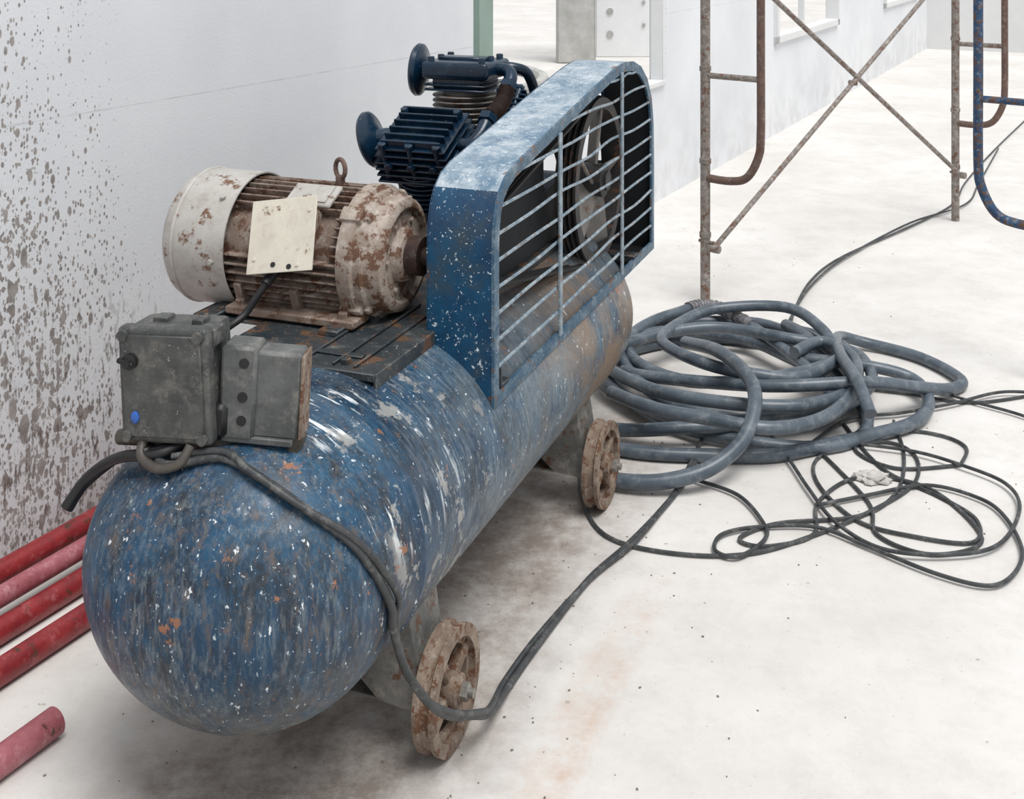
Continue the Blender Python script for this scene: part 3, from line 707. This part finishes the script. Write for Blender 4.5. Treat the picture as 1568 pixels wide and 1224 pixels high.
me=bpy.data.meshes.new('crumpled_rag'); bm.to_mesh(me); bm.free(); me.materials.append(M_rag)
o=bpy.data.objects.new('crumpled_rag',me); sc.collection.objects.link(o); o.location=(1.06,3.45,.004)
g=Part()
for i in range(420):
    X=random.uniform(-1.0,2.2); Y=random.uniform(1.95,6.5)
    if i%2: q=wl((random.gauss(.25,.25),random.uniform(-.3,1.8),0)); X,Y=q.x,q.y
    s_=random.uniform(.0012,.0042)
    g.box((X,Y,s_*.3),(s_*1.4,s_,s_*.7),rot=(0,0,random.random()*3),bev=s_*.2)
g.done('floor_grit',M_pebble)

# ============================================================ RED PIPES
d=Vector((.464,.886,0)); nrm=Vector((.886,-.464,0))
def pipe(part,off,z,t0,t1,r=.028):
    a=W0+d*t0+nrm*off+Vector((0,0,z)); b_=W0+d*t1+nrm*off+Vector((0,0,z))
    part.rev([(r,0),(r,(b_-a).length),(r*.82,(b_-a).length),(r*.82,0),(r,0)],axisM(a,b_-a),28)
P1=Part(); pipe(P1,.05,.029,-1.6,.95); pipe(P1,.245,.029,-1.6,.70); pipe(P1,.37,.029,-1.6,.55); pipe(P1,.11,.075,-1.6,.9)
R_=empty('red_pipes'); P1.done('pipes_dark',M_red,R_)
P2=Part(); pipe(P2,.19,.070,-1.6,.75,.024); P2.done('pipes_light',M_pink,R_)
P3=Part(); pipe(P3,.60,.029,-1.5,-.353); P3.done('red_pipe_offcut',M_pink)

# ============================================================ SCAFFOLD
SC=empty('scaffold')
def frame(name,base,mats):
    E=empty(name); E.parent=SC
    fd=Vector((.775,-.632,0)); B=Vector(base); L=1.419; HT=2.0
    a=.265; r=.0215
    def P(s_,z): return B+fd*s_+Vector((0,0,z))
    o=Part().cyl(P(0,0),P(0,HT),r,20).cyl(P(L,0),P(L,HT),r,20).cyl(P(0,HT-.03),P(L,HT-.03),r,16)
    for s_,z in ((0,.27),(0,1.5)): o.cyl(P(s_,z)-fd*.03,P(s_,z)+fd*.045,.007,8)
    for z in (.30,.62,1.02,1.45): o.rev([(r,-.012),(r+.004,-.01),(r+.004,.01),(r,.012)],axisM(P(0,z),(0,0,1)),16)
    o.done('outer_tubes',mats[0],E)
    o=Part().tube([P(0,.547),P(.12,.547),P(.20,.572),P(.252,.66),P(a,.76),P(a,1.1),P(a,1.5),P(a,HT-.03)],.0175,seg=16)
    o.done('inner_loop',mats[1],E)
    Part().cyl(P(0,.991),P(a,.991),.013,12).cyl(P(0,1.45),P(a,1.45),.013,12).done('rungs',mats[0],E)
    o=Part().tube([P(L,.547),P(L-.12,.547),P(L-.20,.572),P(L-.252,.66),P(L-a,.76),P(L-a,1.1),P(L-a,1.5),P(L-a,HT-.03)],.0175,seg=16)
    o.cyl(P(L,.991),P(L-a,.991),.013,12)
    o.done('inner_loop_right',mats[2],E)
    return E
S1=frame('scaffold_frame',(.838,5.097,0),(M_scaf,M_scafr,M_scafb))
S2=frame('scaffold_frame',(2.480,6.575,0),(M_scaf,M_scafr,M_scaf))
A0=Vector((.87,5.07,.246));A1=Vector((.87,5.07,1.57)); B0=Vector((2.50,6.55,.26));B1=Vector((2.50,6.55,1.49))
b=Part().cyl(A0,B1,.012,12).cyl(A1,B0,.012,12)
mid=(A0+B1)/2; b.cyl(mid-Vector((.02,.0,0)),mid+Vector((.02,0,0)),.014,10)
for q in (A0,A1,B0,B1): b.cyl(q-Vector((.02,-.02,0)),q+Vector((.02,-.02,0)),.018,10)
b.done('cross_brace',M_scaf,SC)

# ============================================================ LIGHT + CAMERA
w=bpy.data.worlds.new('sky'); sc.world=w; w.use_nodes=True
bg=w.node_tree.nodes['Background']; bg.inputs[0].default_value=(.93,.96,1,1); bg.inputs[1].default_value=.74
sd=bpy.data.lights.new('soft_sun','SUN'); sd.energy=2.85; sd.angle=R(30); sd.color=(1,.985,.965)
so=bpy.data.objects.new('soft_sun',sd); sc.collection.objects.link(so); so.rotation_euler=(R(20),R(14),0)
cd=bpy.data.cameras.new('camera'); co=bpy.data.objects.new('camera',cd); sc.collection.objects.link(co)
co.location=(0,0,1.6); co.rotation_euler=(R(90),0,0)
cd.sensor_width=36; cd.lens=1800/1568*36; cd.shift_y=-712/1568; cd.clip_end=200
sc.camera=co
sc.view_settings.view_transform='Standard'
